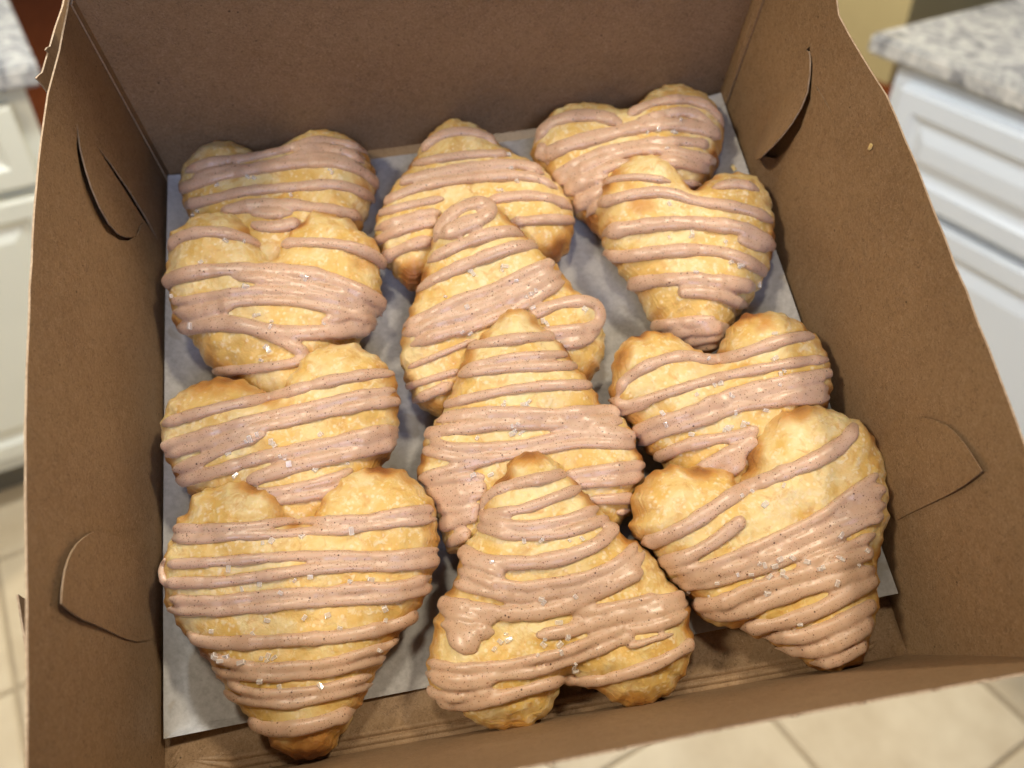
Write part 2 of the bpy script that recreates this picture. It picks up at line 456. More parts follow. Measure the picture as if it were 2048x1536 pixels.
# --- right wall with a lens shaped hole under the lifted back tab
R_tab = [(1590, 138), (1600, 118), (1620, 92), (1627, 130), (1622, 200), (1602, 258), (1572, 302), (1551, 317), (1530, 312), (1508, 301), (1530, 258), (1553, 210), (1574, 165)]
R_hole = ccw(pxs(fn_right, R_tab))
rw = wall_poly(-.1275, .1288, lambda y: (.0998 if y < .078 else .0998 + min(.012, (y - .078) * 1.2)) + .0006 * noise.noise(Vector((y * 90, 3, 0))))
R_slit = ccw(pxs(fn_right, [(1631, 168), (1650, 200), (1668, 232), (1655, 204), (1638, 176)]))
wall_r = sheet('side_wall', rw, fn_right, KRAFT, bx, [R_hole, R_slit], 0.005)
sheet('corner_flap', [(-.01, .002), (.125, .002), (.125, .094), (.0, .094)], lambda y, z: fn_right(y, z, 0.003), KRAFT, bx, step=.012)
hA, hB = np.array(px_on(fn_right, 1590, 138)), np.array(px_on(fn_right, 1508, 301))
hd = (hB - hA) / np.linalg.norm(hB - hA)
def fn_tab(y, z):
    q = np.array([y, z]) - hA
    d = abs(hd[0] * q[1] - hd[1] * q[0]); s = np.dot(q, hd) / np.linalg.norm(hB - hA)
    lift = 0.0072 * (d / 0.014) ** 1.1 * max(0.15, min(1, 0.25 + s * 1.1)) 
    return fn_right(y, z, -lift - 0.0002)
Rt = [px_on(fn_right, *p) for p in chaikin(R_tab, 1, True)]
c = np.mean(Rt, 0)
sheet('locking_tab', ccw([tuple(c + (np.array(p) - c) * 0.985) for p in Rt]), fn_tab, KRAFT, wall_r, step=.003)
# --- front tabs folded inside the side walls
def ftab(fn, pix, sign, hinge, h, par):
    P = ccw(pxs(fn, pix)); a, b = np.array(px_on(fn, *hinge[0])), np.array(px_on(fn, *hinge[1])); d0 = (b - a) / np.linalg.norm(b - a)
    def f(y, z):
        q = np.array([y, z]) - a; d = abs(d0[0] * q[1] - d0[1] * q[0])
        return fn(y, z, sign * (0.0004 + h * (d / 0.03) ** 1.5))
    sheet('locking_tab', P, f, KRAFT, par, step=.004, thick=.0004, rim=0)
ftab(fn_left, chaikin([(183, 1063), (160, 1072), (132, 1096), (114, 1133), (106, 1173), (103, 1207), (104, 1212), (142, 1238), (188, 1254), (226, 1271), (262, 1284), (285, 1283), (306, 1275), (308, 1200), (308, 1110), (250, 1080)], 1, True), 1, ((308, 1100), (308, 1275)), 0.0005, wall_l)
ftab(fn_right, chaikin([(1786, 1045), (1774, 960), (1772, 905), (1783, 872), (1805, 846), (1840, 833), (1875, 838), (1908, 853), (1935, 880), (1958, 912), (1976, 939), (1976, 942), (1932, 974), (1880, 1000), (1830, 1023)], 1, True), -1, ((1774, 900), (1790, 1045)), 0.0006, wall_r)
# --- back wall, lid standing open behind it, corner strips
sheet('back_wall', [(WL + .0008, 0), (WR - .0008, 0), (.1335, .0995), (-.1255, .0995)], fn_back, KRAFT, bx, step=.01)
lid_h = 0.25
lid = sheet('lid', [(-.1285, 0), (.1335, 0), (.131, lid_h), (-.1265, lid_h)], lambda x, t: (x, YB + .0030 + t * 0.10, .0975 + t * 0.99), KRAFT, bx, step=.02)
sheet('corner_strip', [(.1185, .003), (.1280, .003), (.1280, .10), (.1205, .10)], lambda y, z: fn_right(y, z, -0.0009 - 0.0005 * math.sin(z * 160)), KRAFT, bx, step=.004)
sheet('corner_strip', [(.1225, .003), (.1280, .003), (.1280, .099), (.1235, .099)], lambda y, z: fn_left(y, z, 0.0009 + 0.0004 * math.sin(z * 120)), KRAFT, bx, step=.004)
# lid side flaps showing outside the side walls
fp = [at_x(u, v, -.1385)[1:] for u, v in [(76, 162), (70, 157), (75, 151), (83, 145), (95, 105), (90, 100), (93, 95), (99, 93), (110, 55), (124, 15), (137, -40), (190, -40), (170, 40), (150, 140), (125, 215), (97, 190)]]
sheet('lid_flap', ccw([tuple(p) for p in fp]), lambda y, z: (-.1385 + .010 * max(0, .125 - y) * 6 * 0.1, y, z), KRAFT, lid, step=.006)
fp = [at_x(u, v, .1425)[1:] for u, v in [(1655, 22), (1668, 4), (1668, -30), (1600, -60), (1600, 10)]]
sheet('lid_flap', ccw([tuple(p) for p in fp]), lambda y, z: (.1425, y, z), KRAFT, lid, step=.006)
# --- front wall, leaning outwards, with perforation nubs along its torn edge
nubs = [at_plane(u, v, np.array([0, -.1413, .1]), np.array([0, 0, 1.0]))[0] for u, v in ((1245, 1510), (1435, 1469), (1591, 1438), (1724, 1412), (1867, 1372), (1980, 1339), (1100, 1530))]
def front_top(x):
    z = .1 + .0005 * noise.noise(Vector((x * 120, 9, 0))) + (.0009 if x < .030 else 0)
    for nx in nubs: z += .0011 * math.exp(-((x - nx) / .0009) ** 4)
    return z
fw = [(-.128, 0.0), (.1300, 0.0)] + [(x, front_top(x)) for x in np.arange(.134, -.132, -.0006)]
sheet('front_wall', fw, fn_front, KRAFT, bx, step=.008)
# flap sticking out beside the left wall at the front corner
fp = [at_x(u, v, -.146)[1:] for u, v in [(41, 1188), (52, 1196), (68, 1204), (80, 1400), (90, 1620), (40, 1620), (44, 1400)]]
sheet('corner_flap', ccw([tuple(p) for p in fp]), lambda y, z: (-.146 + .004 * math.sin(y * 40), y, z), KRAFT, bx, step=.006)

# ------------------------------------------------------------------ parchment sheet
def paper_z(x, y):
    z = 0.0011 + 0.0007 * (noise.noise(Vector((x * 22, y * 22, 4))) + 0.4)
    if x > .110: z += 0.0095 * ((x - .110) / .020) ** 1.7
    if x < -.118: z += 0.0060 * ((-.118 - x) / .009) ** 1.6
    if y < -.085: z += 0.0012 * (-.085 - y) / .03
    return z
def pp(u, v):
    z = .002
    for _ in range(6): p = at_plane(u, v, np.array([0, 0, z]), np.array([0, 0, 1.0])); z = paper_z(p[0], p[1])
    return (float(np.clip(p[0], -.1268, .1293)), float(min(p[1], .1255)))
edge = [pp(327, 1478), pp(600, 1424), pp(880, 1370), pp(1300, 1286), pp(1480, 1251), pp(1640, 1218), pp(1797, 1187)]
poly = edge + [(.1290, -.03), (.1290, .05), (.1288, .116), pp(1441, 183), (.06, .1212), (-.04, .1215), (-.1262, .123), (-.1268, .05), (-.1268, -.05)]
poly = [(float(a), float(b)) for a, b in poly]
ps = root('parchment_sheet', (0, 0, 0), 'greyish white parchment paper sheet lining the bottom of the box', 'parchment')
sheet('paper', ccw(poly), lambda x, y: (x, y, paper_z(x, y)), PAPER, ps, step=.004, thick=.00012)
ps.children[0].data.materials.clear(); ps.children[0].data.materials.append(PAPER)
ps.children[0].modifiers[0].material_offset_rim = 0

# ================================================================== PASTRIES
PASTRIES = [
dict(label='pastry heart with lobes up, at the front left corner of the box', plane=((-.127, .009), (-.037, .026)),
 out=[(579,1027),(578,1005),(570,992),(556,978),(535,974),(511,962),(491,957),(466,960),(441,974),(409,978),(392,988),(384,1005),(380,1021),(364,1033),(353,1052),(348,1076),(339,1095),(331,1120),(329,1160),(330,1200),(345,1228),(365,1260),(392,1292),(410,1312),(442,1355),(457,1390),(488,1420),(508,1450),(540,1480),(555,1500),(585,1515),(620,1520),(655,1510),(680,1480),(693,1455),(720,1412),(742,1370),(760,1330),(788,1290),(808,1262),(832,1228),(852,1195),(868,1150),(878,1108),(876,1060),(872,1012),(858,988),(836,968),(820,946),(790,936),(745,934),(710,942),(680,960),(655,984),(640,1005),(634,1027),(624,1040),(607,1048),(589,1040)],
 ice=[(39,[(344,1067),(430,1067),(586,1055),(700,1050),(800,1035),(868,1028)]),(24,[(340,1128),(430,1124),(547,1114),(664,1110),(781,1114),(872,1100)]),(27,[(336,1166),(430,1165),(508,1155),(625,1137),(703,1133),(817,1131),(880,1120)]),(20,[(331,1118),(324,1140),(332,1168)]),(44,[(335,1207),(430,1213),(547,1202),(664,1190),(781,1186),(820,1178),(866,1163)]),(32,[(379,1268),(400,1283),(469,1287),(586,1280),(703,1272),(790,1250),(828,1232)]),(40,[(412,1315),(449,1338),(547,1346),(664,1334),(762,1307),(796,1288)]),(38,[(453,1373),(488,1393),(566,1399),(664,1385),(742,1358)]),(36,[(498,1442),(547,1461),(625,1452),(703,1424)])],
 spots=[(620,1500,.012,.8),(500,965,.008,.5),(700,1440,.006,.4),(830,960,.006,.4),(780,1070,.008,.3),(600,1260,.007,.25)],
 sugar=[(605,1073),(543,1082),(525,1086),(703,1061),(484,1178),(520,1168),(457,1137),(562,1186),(621,1151),(742,1159),(609,1235),(656,1231),(535,1241),(680,1256),(770,1217),(771,1243),(424,1262),(506,1268),(430,1313),(453,1313),(441,1322),(484,1327),(523,1317),(537,1312),(549,1316),(534,1322),(520,1362),(559,1374),(641,1374),(758,1301),(590,1160),(700,1165)]),
dict(label='pastry heart with lobes up, second from the front in the left row', plane=((-.076, .009), (.009, .026)),
 out=[(551,802),(543,795),(520,777),(500,766),(465,756),(441,756),(402,766),(375,781),(352,793),(340,812),(330,832),(325,860),(326,890),(332,914),(344,938),(360,965),(378,985),(430,1030),(500,1085),(560,1125),(600,1135),(640,1110),(690,1050),(735,990),(764,935),(785,904),(793,883),(796,851),(799,812),(797,781),(791,754),(775,734),(766,719),(738,707),(723,691),(703,687),(680,691),(656,693),(625,703),(605,723),(586,750),(568,778)],
 ice=[(28,[(328,848),(391,828),(469,809),(547,795),(625,770),(723,750),(788,746)]),(42,[(332,902),(391,885),(469,859),(547,840),(664,812),(796,790)]),(29,[(344,941),(391,926),(449,898),(527,868)]),(32,[(361,962),(430,945),(508,918),(566,906),(664,887),(742,867),(795,858)]),(36,[(500,961),(566,938),(645,918),(723,902),(785,886)]),(30,[(700,880),(790,872)]),(42,[(515,998),(586,987),(664,972),(705,950)])],
 spots=[(440,775,.013,.45),(400,800,.009,.4),(720,800,.008,.3),(640,960,.008,.4)],
 sugar=[(514,869),(492,883),(500,878),(543,883),(549,890),(641,869),(457,908),(570,918),(578,928),(631,938),(695,926),(471,951),(560,912)]),
dict(label='pastry heart with lobes up, third from the front in the left row', plane=((-.010, .009), (.075, .024)),
 out=[(546,532),(538,515),(523,500),(512,474),(496,449),(470,434),(449,428),(422,433),(391,434),(379,455),(352,465),(338,488),(342,520),(333,547),(330,560),(338,585),(346,610),(346,640),(355,662),(378,675),(396,692),(397,706),(414,726),(427,744),(462,768),(500,800),(550,830),(580,836),(615,820),(655,770),(685,722),(711,687),(734,672),(754,637),(766,610),(762,575),(760,543),(764,512),(758,492),(738,473),(719,465),(703,439),(672,437),(645,426),(621,430),(611,449),(588,467),(572,484),(562,506)],
 ice=[(29,[(340,496),(359,473),(410,463),(469,469),(516,488),(555,508)]),(27,[(568,488),(625,484),(703,492),(750,512),(764,527)]),(34,[(332,566),(371,547),(449,539),(547,539),(645,551),(723,582),(762,609)]),(26,[(469,553),(566,562),(664,582),(735,606)]),(38,[(348,613),(391,613),(469,594),(566,590),(664,609),(723,625),(758,637)]),(58,[(360,640),(410,635),(470,622)]),(34,[(362,658),(410,650),(480,648),(547,668),(625,666),(703,662),(740,655)]),(40,[(640,650),(700,640),(745,632)]),(26,[(527,668),(586,691),(617,711)]),(24,[(426,744),(508,738),(586,727),(620,713)])],
 spots=[(700, 520, 0.012, 0.5), (440, 505, 0.01, 0.35), (430, 700, 0.009, 0.35), (520, 720, 0.008, 0.3), (650, 440, 0.006, 0.4)],
 sugar=[(402,525),(451,482),(488,482),(605,551),(612,556),(492,574),(510,631),(518,629),(543,643),(541,654),(533,695),(537,701),(523,721),(648,648),(381,652),(344,592)]),
dict(label='pastry heart in the back left corner of the box', plane=((.027, .011), (.118, .012)),
 out=[(527,322),(508,309),(480,299),(457,295),(422,303),(395,320),(375,340),(363,359),(362,391),(370,414),(381,441),(405,490),(450,540),(500,575),(540,588),(585,570),(640,535),(695,490),(727,448),(736,418),(752,378),(752,350),(742,324),(734,309),(711,289),(672,275),(633,275),(598,289),(562,309)],
 ice=[(40,[(378,352),(430,332),(508,328),(566,312),(625,292),(684,292),(734,316)]),(28,[(366,377),(430,355),(508,340),(586,328),(664,324),(723,340),(752,367)]),(25,[(374,410),(430,398),(488,383),(586,375),(684,367),(742,395)]),(30,[(447,424),(508,410),(586,410),(664,422),(717,432)]),(52,[(500,436),(540,444),(590,436)]),(40,[(590,308),(650,304),(722,326)])],
 spots=[(750, 380, 0.007, 0.6), (640, 395, 0.008, 0.3)],
 sugar=[(660,340),(664,346),(496,355),(508,357),(434,371),(582,391),(396,422),(387,430)]),
dict(label='pastry heart with lobes down, at the front middle of the box', plane=((-.128, .009), (-.041, .030)),
 out=[(1012,934),(1024,910),(1052,899),(1087,902),(1110,922),(1128,945),(1160,970),(1190,1010),(1222,1040),(1250,1075),(1286,1090),(1309,1118),(1332,1155),(1362,1186),(1378,1213),(1378,1250),(1387,1278),(1382,1307),(1372,1338),(1356,1370),(1333,1389),(1309,1405),(1278,1416),(1247,1413),(1212,1393),(1184,1377),(1162,1366),(1134,1346),(1122,1372),(1110,1405),(1091,1432),(1059,1456),(1020,1461),(973,1456),(942,1440),(926,1422),(895,1418),(870,1397),(858,1368),(850,1327),(862,1300),(864,1270),(874,1225),(888,1194),(911,1163),(918,1124),(928,1090),(950,1070),(954,1040),(960,1010),(975,980),(1000,957)],
 ice=[(28,[(966,1010),(981,987),(1032,967),(1091,956),(1124,948)]),(24,[(962,1026),(997,1026),(1052,1018),(1110,995),(1163,975)]),(44,[(958,1045),(997,1057),(1052,1065),(1130,1053),(1188,1034),(1232,1014)]),(34,[(927,1104),(973,1124),(1052,1127),(1130,1116),(1200,1088),(1229,1053)]),(44,[(917,1155),(973,1174),(1052,1186),(1130,1174),(1208,1155),(1266,1120),(1282,1094)]),(46,[(921,1131),(966,1147),(1000,1158)]),(36,[(886,1206),(942,1217),(1012,1229),(1091,1225),(1149,1206),(1208,1178),(1278,1143)]),(50,[(882,1236),(930,1246),(985,1250)]),(58,[(900,1262),(930,1280),(950,1290)]),(46,[(950,1262),(975,1268)]),(30,[(1078,1270),(1149,1260),(1208,1241),(1286,1217),(1366,1190)]),(46,[(1140,1234),(1190,1234),(1247,1225),(1325,1206)]),(44,[(1247,1249),(1305,1241),(1374,1213)]),(42,[(850,1334),(915,1350),(1012,1342),(1091,1327),(1169,1299),(1227,1276),(1266,1262)]),(15,[(1262,1292),(1344,1268)]),(46,[(856,1364),(895,1381),(954,1377),(993,1370)]),(32,[(878,1402),(919,1412),(993,1397),(1071,1374),(1122,1360),(1141,1356)]),(29,[(1128,1358),(1188,1362),(1247,1350),(1325,1323),(1380,1288)])],
 spots=[(1060, 905, 0.008, 0.7), (1160, 1280, 0.008, 0.45), (1270, 1405, 0.008, 0.45), (1300, 1330, 0.008, 0.3), (1020, 1445, 0.008, 0.25)],
 sugar=[(1048,1082),(1083,1079),(1139,1081),(1163,1077),(985,1124),(1083,1198),(1087,1206),(1151,1194),(1118,1245),(1012,1268),(1018,1280),(989,1299),(1001,1284),(1087,1288),(1075,1311),(1122,1305),(1118,1288),(1136,1274),(1151,1327),(1151,1340),(1148,1333),(1090,1278)]),
dict(label='pastry heart with pointed tip up, second from the front in the middle row', plane=((-.075, .010), (.016, .030)),
 out=[(1044,617),(1012,621),(997,637),(977,660),(955,680),(932,702),(920,735),(907,773),(892,809),(876,840),(855,865),(848,885),(843,914),(833,941),(838,965),(858,990),(866,1010),(878,1047),(884,1080),(896,1106),(925,1116),(965,1112),(1010,1090),(1050,1050),(1080,1050),(1120,1090),(1165,1095),(1215,1075),(1250,1042),(1264,1020),(1270,992),(1288,961),(1290,934),(1278,908),(1272,885),(1262,857),(1240,830),(1216,818),(1198,806),(1190,782),(1172,758),(1150,732),(1134,703),(1114,678),(1086,660),(1073,635)],
 ice=[(26,[(934,695),(993,684),(1052,676),(1112,672)]),(20,[(927,738),(993,719),(1052,711),(1130,709)]),(25,[(921,748),(993,738),(1052,734),(1150,732)]),(24,[(895,809),(954,793),(1032,777),(1110,770),(1188,770)]),(32,[(880,840),(934,828),(1012,824),(1091,832),(1169,824),(1227,824)]),(30,[(856,867),(915,858),(993,848),(1091,848),(1240,842)]),(40,[(854,889),(903,902),(973,906),(1052,895),(1130,879),(1208,879),(1270,883)]),(26,[(1130,855),(1208,859),(1260,867)]),(24,[(839,959),(888,941),(950,926),(995,918)]),(40,[(843,977),(895,969),(966,965)]),(34,[(850,987),(895,992),(966,985)]),(40,[(870,1010),(919,1010),(955,1002)]),(34,[(878,1053),(919,1038),(950,1030)]),(34,[(897,1088),(934,1065)]),(26,[(1126,953),(1188,941),(1286,930)]),(26,[(1138,965),(1208,965),(1282,953)]),(26,[(1180,1000),(1259,996)]),(20,[(1235,1025),(1260,1020)])],
 spots=[(1075, 640, 0.007, 0.45), (1010, 625, 0.005, 0.4), (1100, 790, 0.008, 0.25)],
 sugar=[(1009,805),(1007,812),(1048,809),(1055,812),(1059,803),(1024,852),(1024,867),(1030,860),(1046,863),(1036,848),(1040,868),(954,877),(946,951),(981,949)]),
dict(label='pastry heart with iced pointed tip, third from the front in the middle row', plane=((-.012, .010), (.071, .030)),
 out=[(962,395),(935,397),(912,408),(892,424),(872,449),(867,480),(858,508),(850,535),(836,575),(829,595),(820,625),(807,656),(801,680),(802,700),(801,722),(806,750),(818,781),(828,806),(852,824),(880,838),(920,832),(960,800),(1000,750),(1030,735),(1070,775),(1120,795),(1165,780),(1188,756),(1196,738),(1211,711),(1208,684),(1208,656),(1210,630),(1203,606),(1182,596),(1158,590),(1143,576),(1130,553),(1108,528),(1076,506),(1062,484),(1044,467),(1030,449),(1003,430),(990,412),(978,399)],
 ice=[(22,[(905,455),(950,430)]),(36,[(873,473),(900,430),(939,410),(970,406),(984,420),(962,441),(923,457),(884,469)]),(30,[(861,520),(900,500),(962,473),(1021,461),(1042,469)]),(30,[(838,578),(884,551),(962,516),(1033,492),(1066,492)]),(42,[(811,662),(876,629),(954,602),(1032,566),(1091,539),(1108,532)]),(48,[(813,680),(876,656),(954,637),(1032,605),(1091,574),(1128,553)]),(30,[(1067,629),(1110,609),(1161,602),(1192,607),(1202,633),(1192,656),(1130,664),(1080,668)]),(28,[(1115,690),(1161,684),(1196,664)]),(14,[(821,734),(876,711),(950,680)]),(16,[(817,773),(876,754),(915,742)]),(26,[(829,802),(864,785),(903,770)])],
 spots=[(870, 620, 0.008, 0.35), (860, 820, 0.009, 0.5), (1180, 760, 0.008, 0.4)],
 sugar=[(946,547),(940,542),(1009,533),(1005,541),(891,594),(934,615),(925,664),(940,666),(1032,561),(1052,594),(1071,582),(1062,588),(1067,617),(1091,645),(1086,642),(1169,619),(1095,650)]),
dict(label='pastry heart with pointed tip against the back wall, farthest in the middle row', plane=((.040, .011), (.115, .013)),
 out=[(916,250),(890,255),(869,270),(850,290),(834,320),(818,344),(802,363),(783,387),(769,412),(754,441),(748,473),(756,500),(766,527),(787,545),(802,566),(822,580),(845,574),(880,552),(920,520),(955,485),(985,500),(1030,530),(1075,535),(1115,523),(1134,504),(1144,482),(1146,461),(1150,434),(1141,406),(1118,379),(1099,360),(1080,338),(1060,332),(1021,312),(994,293),(984,277),(955,262)],
 ice=[(27,[(851,295),(877,273),(923,262),(974,273),(990,287)]),(22,[(828,328),(869,320),(943,309),(1012,309)]),(28,[(808,363),(865,348),(962,332),(1041,328),(1082,344)]),(26,[(777,402),(845,371),(923,359),(1001,352),(1060,352),(1111,375)]),(22,[(763,426),(826,410),(884,398)]),(28,[(974,402),(1041,391),(1099,395),(1140,414)]),(26,[(754,457),(826,434),(877,426)]),(24,[(1025,445),(1099,438),(1146,441)]),(24,[(752,484),(806,457),(869,445)]),(28,[(761,521),(806,496),(861,480)])],
 spots=[(820, 560, 0.012, 0.8), (1130, 500, 0.01, 0.8), (920, 285, 0.008, 0.4), (1050, 370, 0.008, 0.35), (940, 395, 0.008, 0.3)],
 sugar=[(1021,336),(1035,361),(996,381),(1003,381),(1017,309)]),
dict(label='pastry heart tilted with iced tip down, at the front right corner of the box', plane=((-.129, .010), (-.045, .027)),
 out=[(1476,972),(1467,960),(1459,941),(1424,934),(1377,934),(1338,930),(1307,941),(1283,965),(1264,984),(1260,1008),(1266,1031),(1259,1055),(1264,1076),(1291,1086),(1310,1108),(1326,1138),(1338,1158),(1356,1172),(1378,1190),(1390,1212),(1400,1238),(1430,1252),(1475,1256),(1505,1272),(1542,1284),(1570,1302),(1611,1323),(1625,1338),(1654,1346),(1689,1340),(1717,1327),(1733,1299),(1732,1276),(1744,1250),(1752,1215),(1752,1163),(1748,1131),(1757,1098),(1762,1068),(1772,1040),(1770,1010),(1768,975),(1766,944),(1762,918),(1750,900),(1738,872),(1720,848),(1689,832),(1654,820),(1623,809),(1600,812),(1580,818),(1545,828),(1529,840),(1521,863),(1502,883),(1487,910),(1489,934),(1482,953)],
 ice=[(36,[(1293,1086),(1365,1059),(1424,1020),(1482,980),(1560,949),(1639,918),(1697,879),(1709,850)]),(34,[(1316,1125),(1365,1118),(1424,1088),(1463,1057),(1482,1042)]),(40,[(1336,1149),(1404,1149),(1482,1116),(1560,1084),(1639,1045),(1697,1002),(1758,957)]),(40,[(1365,1164),(1443,1153),(1560,1118),(1639,1080),(1717,1038),(1764,1022)]),(26,[(1697,990),(1765,978)]),(40,[(1690,1020),(1765,1000)]),(24,[(1600,1131),(1678,1100),(1748,1069)]),(35,[(1394,1209),(1443,1209),(1502,1178),(1580,1155),(1658,1135),(1738,1104)]),(35,[(1412,1231),(1482,1225),(1560,1194),(1639,1170),(1746,1139)]),(36,[(1492,1256),(1560,1246),(1639,1221),(1697,1186),(1746,1163)]),(35,[(1530,1272),(1600,1276),(1678,1248),(1746,1209)]),(14,[(1506,1317),(1528,1309),(1550,1301)]),(36,[(1548,1296),(1619,1303),(1678,1288),(1742,1245)]),(35,[(1632,1326),(1678,1319),(1726,1290)])],
 spots=[(1400, 936, 0.008, 0.7), (1600, 830, 0.01, 0.4), (1500, 900, 0.006, 0.4), (1540, 1010, 0.008, 0.25)],
 sugar=[(1482,991),(1504,981),(1568,971),(1531,1008),(1527,1012),(1475,1149),(1434,1166),(1418,1194),(1377,1184),(1502,1149),(1518,1127),(1529,1131),(1560,1120),(1572,1155),(1565,1148),(1615,1124),(1639,1139),(1646,1135),(1678,1116),(1684,1120),(1674,1166),(1717,1131),(1734,1102),(1682,1071),(1535,1186),(1584,1116),(1548,1132),(1540,1155),(1600,1248)]),
dict(label='pastry heart with a scorched orange spot on its right lobe, in the right row', plane=((-.076, .009), (.003, .026)),
 out=[(1428,732),(1418,715),(1404,707),(1385,699),(1365,684),(1346,672),(1322,664),(1299,664),(1271,672),(1248,682),(1231,703),(1225,723),(1223,766),(1216,797),(1225,820),(1253,838),(1268,862),(1282,893),(1304,910),(1324,930),(1355,958),(1400,1000),(1440,1020),(1480,1010),(1530,965),(1580,915),(1625,862),(1655,812),(1660,781),(1658,750),(1652,719),(1635,682),(1611,660),(1592,645),(1560,629),(1537,625),(1510,629),(1482,631),(1465,648),(1447,672),(1438,697)],
 ice=[(28,[(1238,786),(1244,768),(1279,738),(1326,719),(1377,711),(1424,723),(1467,715),(1521,695),(1580,676),(1622,672)]),(24,[(1224,800),(1255,813),(1326,789),(1385,770),(1443,754),(1521,738),(1600,723),(1654,719)]),(26,[(1230,822),(1262,818),(1300,802)]),(26,[(1404,809),(1482,781),(1560,762),(1656,746)]),(46,[(1275,878),(1326,852),(1365,842),(1443,815),(1521,796),(1580,780),(1654,765)]),(28,[(1482,812),(1560,801),(1656,795)]),(28,[(1318,914),(1365,891),(1424,879),(1482,871),(1510,860)]),(34,[(1385,950),(1430,922),(1475,900),(1505,884)]),(34,[(1405,965),(1450,945),(1485,922)]),(30,[(1440,925),(1490,905)])],
 spots=[(1530,663,.0075,1.3),(1240,710,.008,.5)],
 sugar=[(1393,789),(1461,789),(1465,793),(1428,770),(1326,828),(1332,848),(1549,717),(1568,742),(1559,770),(1549,668),(1455,857),(1461,853),(1449,860),(1486,848),(1490,854),(1495,846),(1531,820),(1383,869),(1416,717),(1471,824),(1560,748),(1440,765)]),
dict(label='golden brown pastry heart, third from the front in the right row', plane=((-.004, .010), (.075, .022)),
 out=[(1383,392),(1369,375),(1352,352),(1338,336),(1314,324),(1287,318),(1252,324),(1232,340),(1205,365),(1195,395),(1195,430),(1198,461),(1209,500),(1226,524),(1252,558),(1275,586),(1288,617),(1303,645),(1316,664),(1350,686),(1385,703),(1412,709),(1435,703),(1446,682),(1458,656),(1480,625),(1503,606),(1516,578),(1533,550),(1547,500),(1547,453),(1538,400),(1522,379),(1508,359),(1475,352),(1439,352),(1416,363),(1396,379)],
 ice=[(18,[(1199,371),(1236,357),(1283,354),(1338,363)]),(28,[(1186,410),(1216,402),(1275,387),(1334,383),(1392,406),(1450,410),(1502,422),(1543,441)]),(24,[(1430,375),(1475,366),(1515,380)]),(36,[(1211,465),(1275,453),(1353,445),(1424,449),(1490,457),(1547,494)]),(24,[(1480,480),(1530,500)]),(30,[(1212,506),(1236,516),(1314,504),(1392,500),(1443,504),(1490,520),(1529,545)]),(34,[(1262,570),(1326,559),(1404,559),(1506,574)]),(30,[(1365,584),(1424,586),(1467,602),(1500,615)]),(26,[(1309,652),(1365,645),(1424,641)]),(36,[(1338,664),(1404,656),(1453,656)]),(24,[(1373,684),(1410,678),(1439,674)]),(20,[(1389,697),(1433,690)])],
 spots=[(1280,425,.012,.75),(1220,360,.01,.6),(1400,490,.008,.4),(1440,480,.008,.4),(1300,640,.008,.4)],
 sugar=[(1478,535),(1482,529),(1384,467),(1338,475),(1338,408),(1451,484),(1461,525),(1380,474),(1518,568),(1392,545)]),
dict(label='thickly iced pastry heart in the back right corner of the box', plane=((.035, .011), (.120, .012)),
 out=[(1252,236),(1216,223),(1170,215),(1119,227),(1091,246),(1072,273),(1060,305),(1070,328),(1089,345),(1101,366),(1117,385),(1134,412),(1162,434),(1185,455),(1215,485),(1250,500),(1290,485),(1340,450),(1380,405),(1416,368),(1432,344),(1437,312),(1445,289),(1449,268),(1437,234),(1420,211),(1396,195),(1361,184),(1334,182),(1307,191),(1279,211)],
 ice=[(34,[(1074,281),(1099,246),(1150,232),(1197,232),(1240,246)]),(36,[(1090,312),(1138,289),(1216,270),(1295,250),(1373,250),(1435,268)]),(44,[(1262,240),(1307,218),(1365,210),(1412,222),(1440,258)]),(26,[(1113,352),(1177,312),(1255,293),(1334,281),(1412,289)]),(46,[(1121,372),(1177,344),(1236,320),(1314,309),(1392,324),(1425,334)]),(50,[(1140,398),(1180,375),(1220,360)]),(46,[(1165,422),(1195,400),(1230,390)]),(40,[(1080,300),(1095,320)]),(18,[(1365,364),(1400,372)])],
 sugar=[(1346,262),(1350,266),(1295,264),(1334,297),(1316,258),(1361,240)]),
]

def smoothstep(a, b, x): t = np.clip((x - a) / (b - a), 0, 1); return t * t * (3 - 2 * t)
sugar_meshes = []
for k in range(5):
    bm = bmesh.new(); bmesh.ops.create_cube(bm, size=1)
    sx, sy, sz = random.uniform(.9, 1.2), random.uniform(1.2, 2.0), random.uniform(.8, 1.1)
    for v in bm.verts:
        v.co = Vector((v.co.x * sx, v.co.y * sy, v.co.z * sz)) * 0.00150
        v.co += Vector([random.uniform(-.00009, .00009) for _ in range(3)])
    for f in bm.faces: f.material_index = 0
    bmesh.ops.bevel(bm, geom=bm.edges[:], offset=.00020, segments=1, affect='EDGES', material=1)
    me = bpy.data.meshes.new('sugar_crystal'); bm.to_mesh(me); bm.free(); me.materials.append(SUGAR); me.materials.append(SUGAR_EDGE); sugar_meshes.append(me)

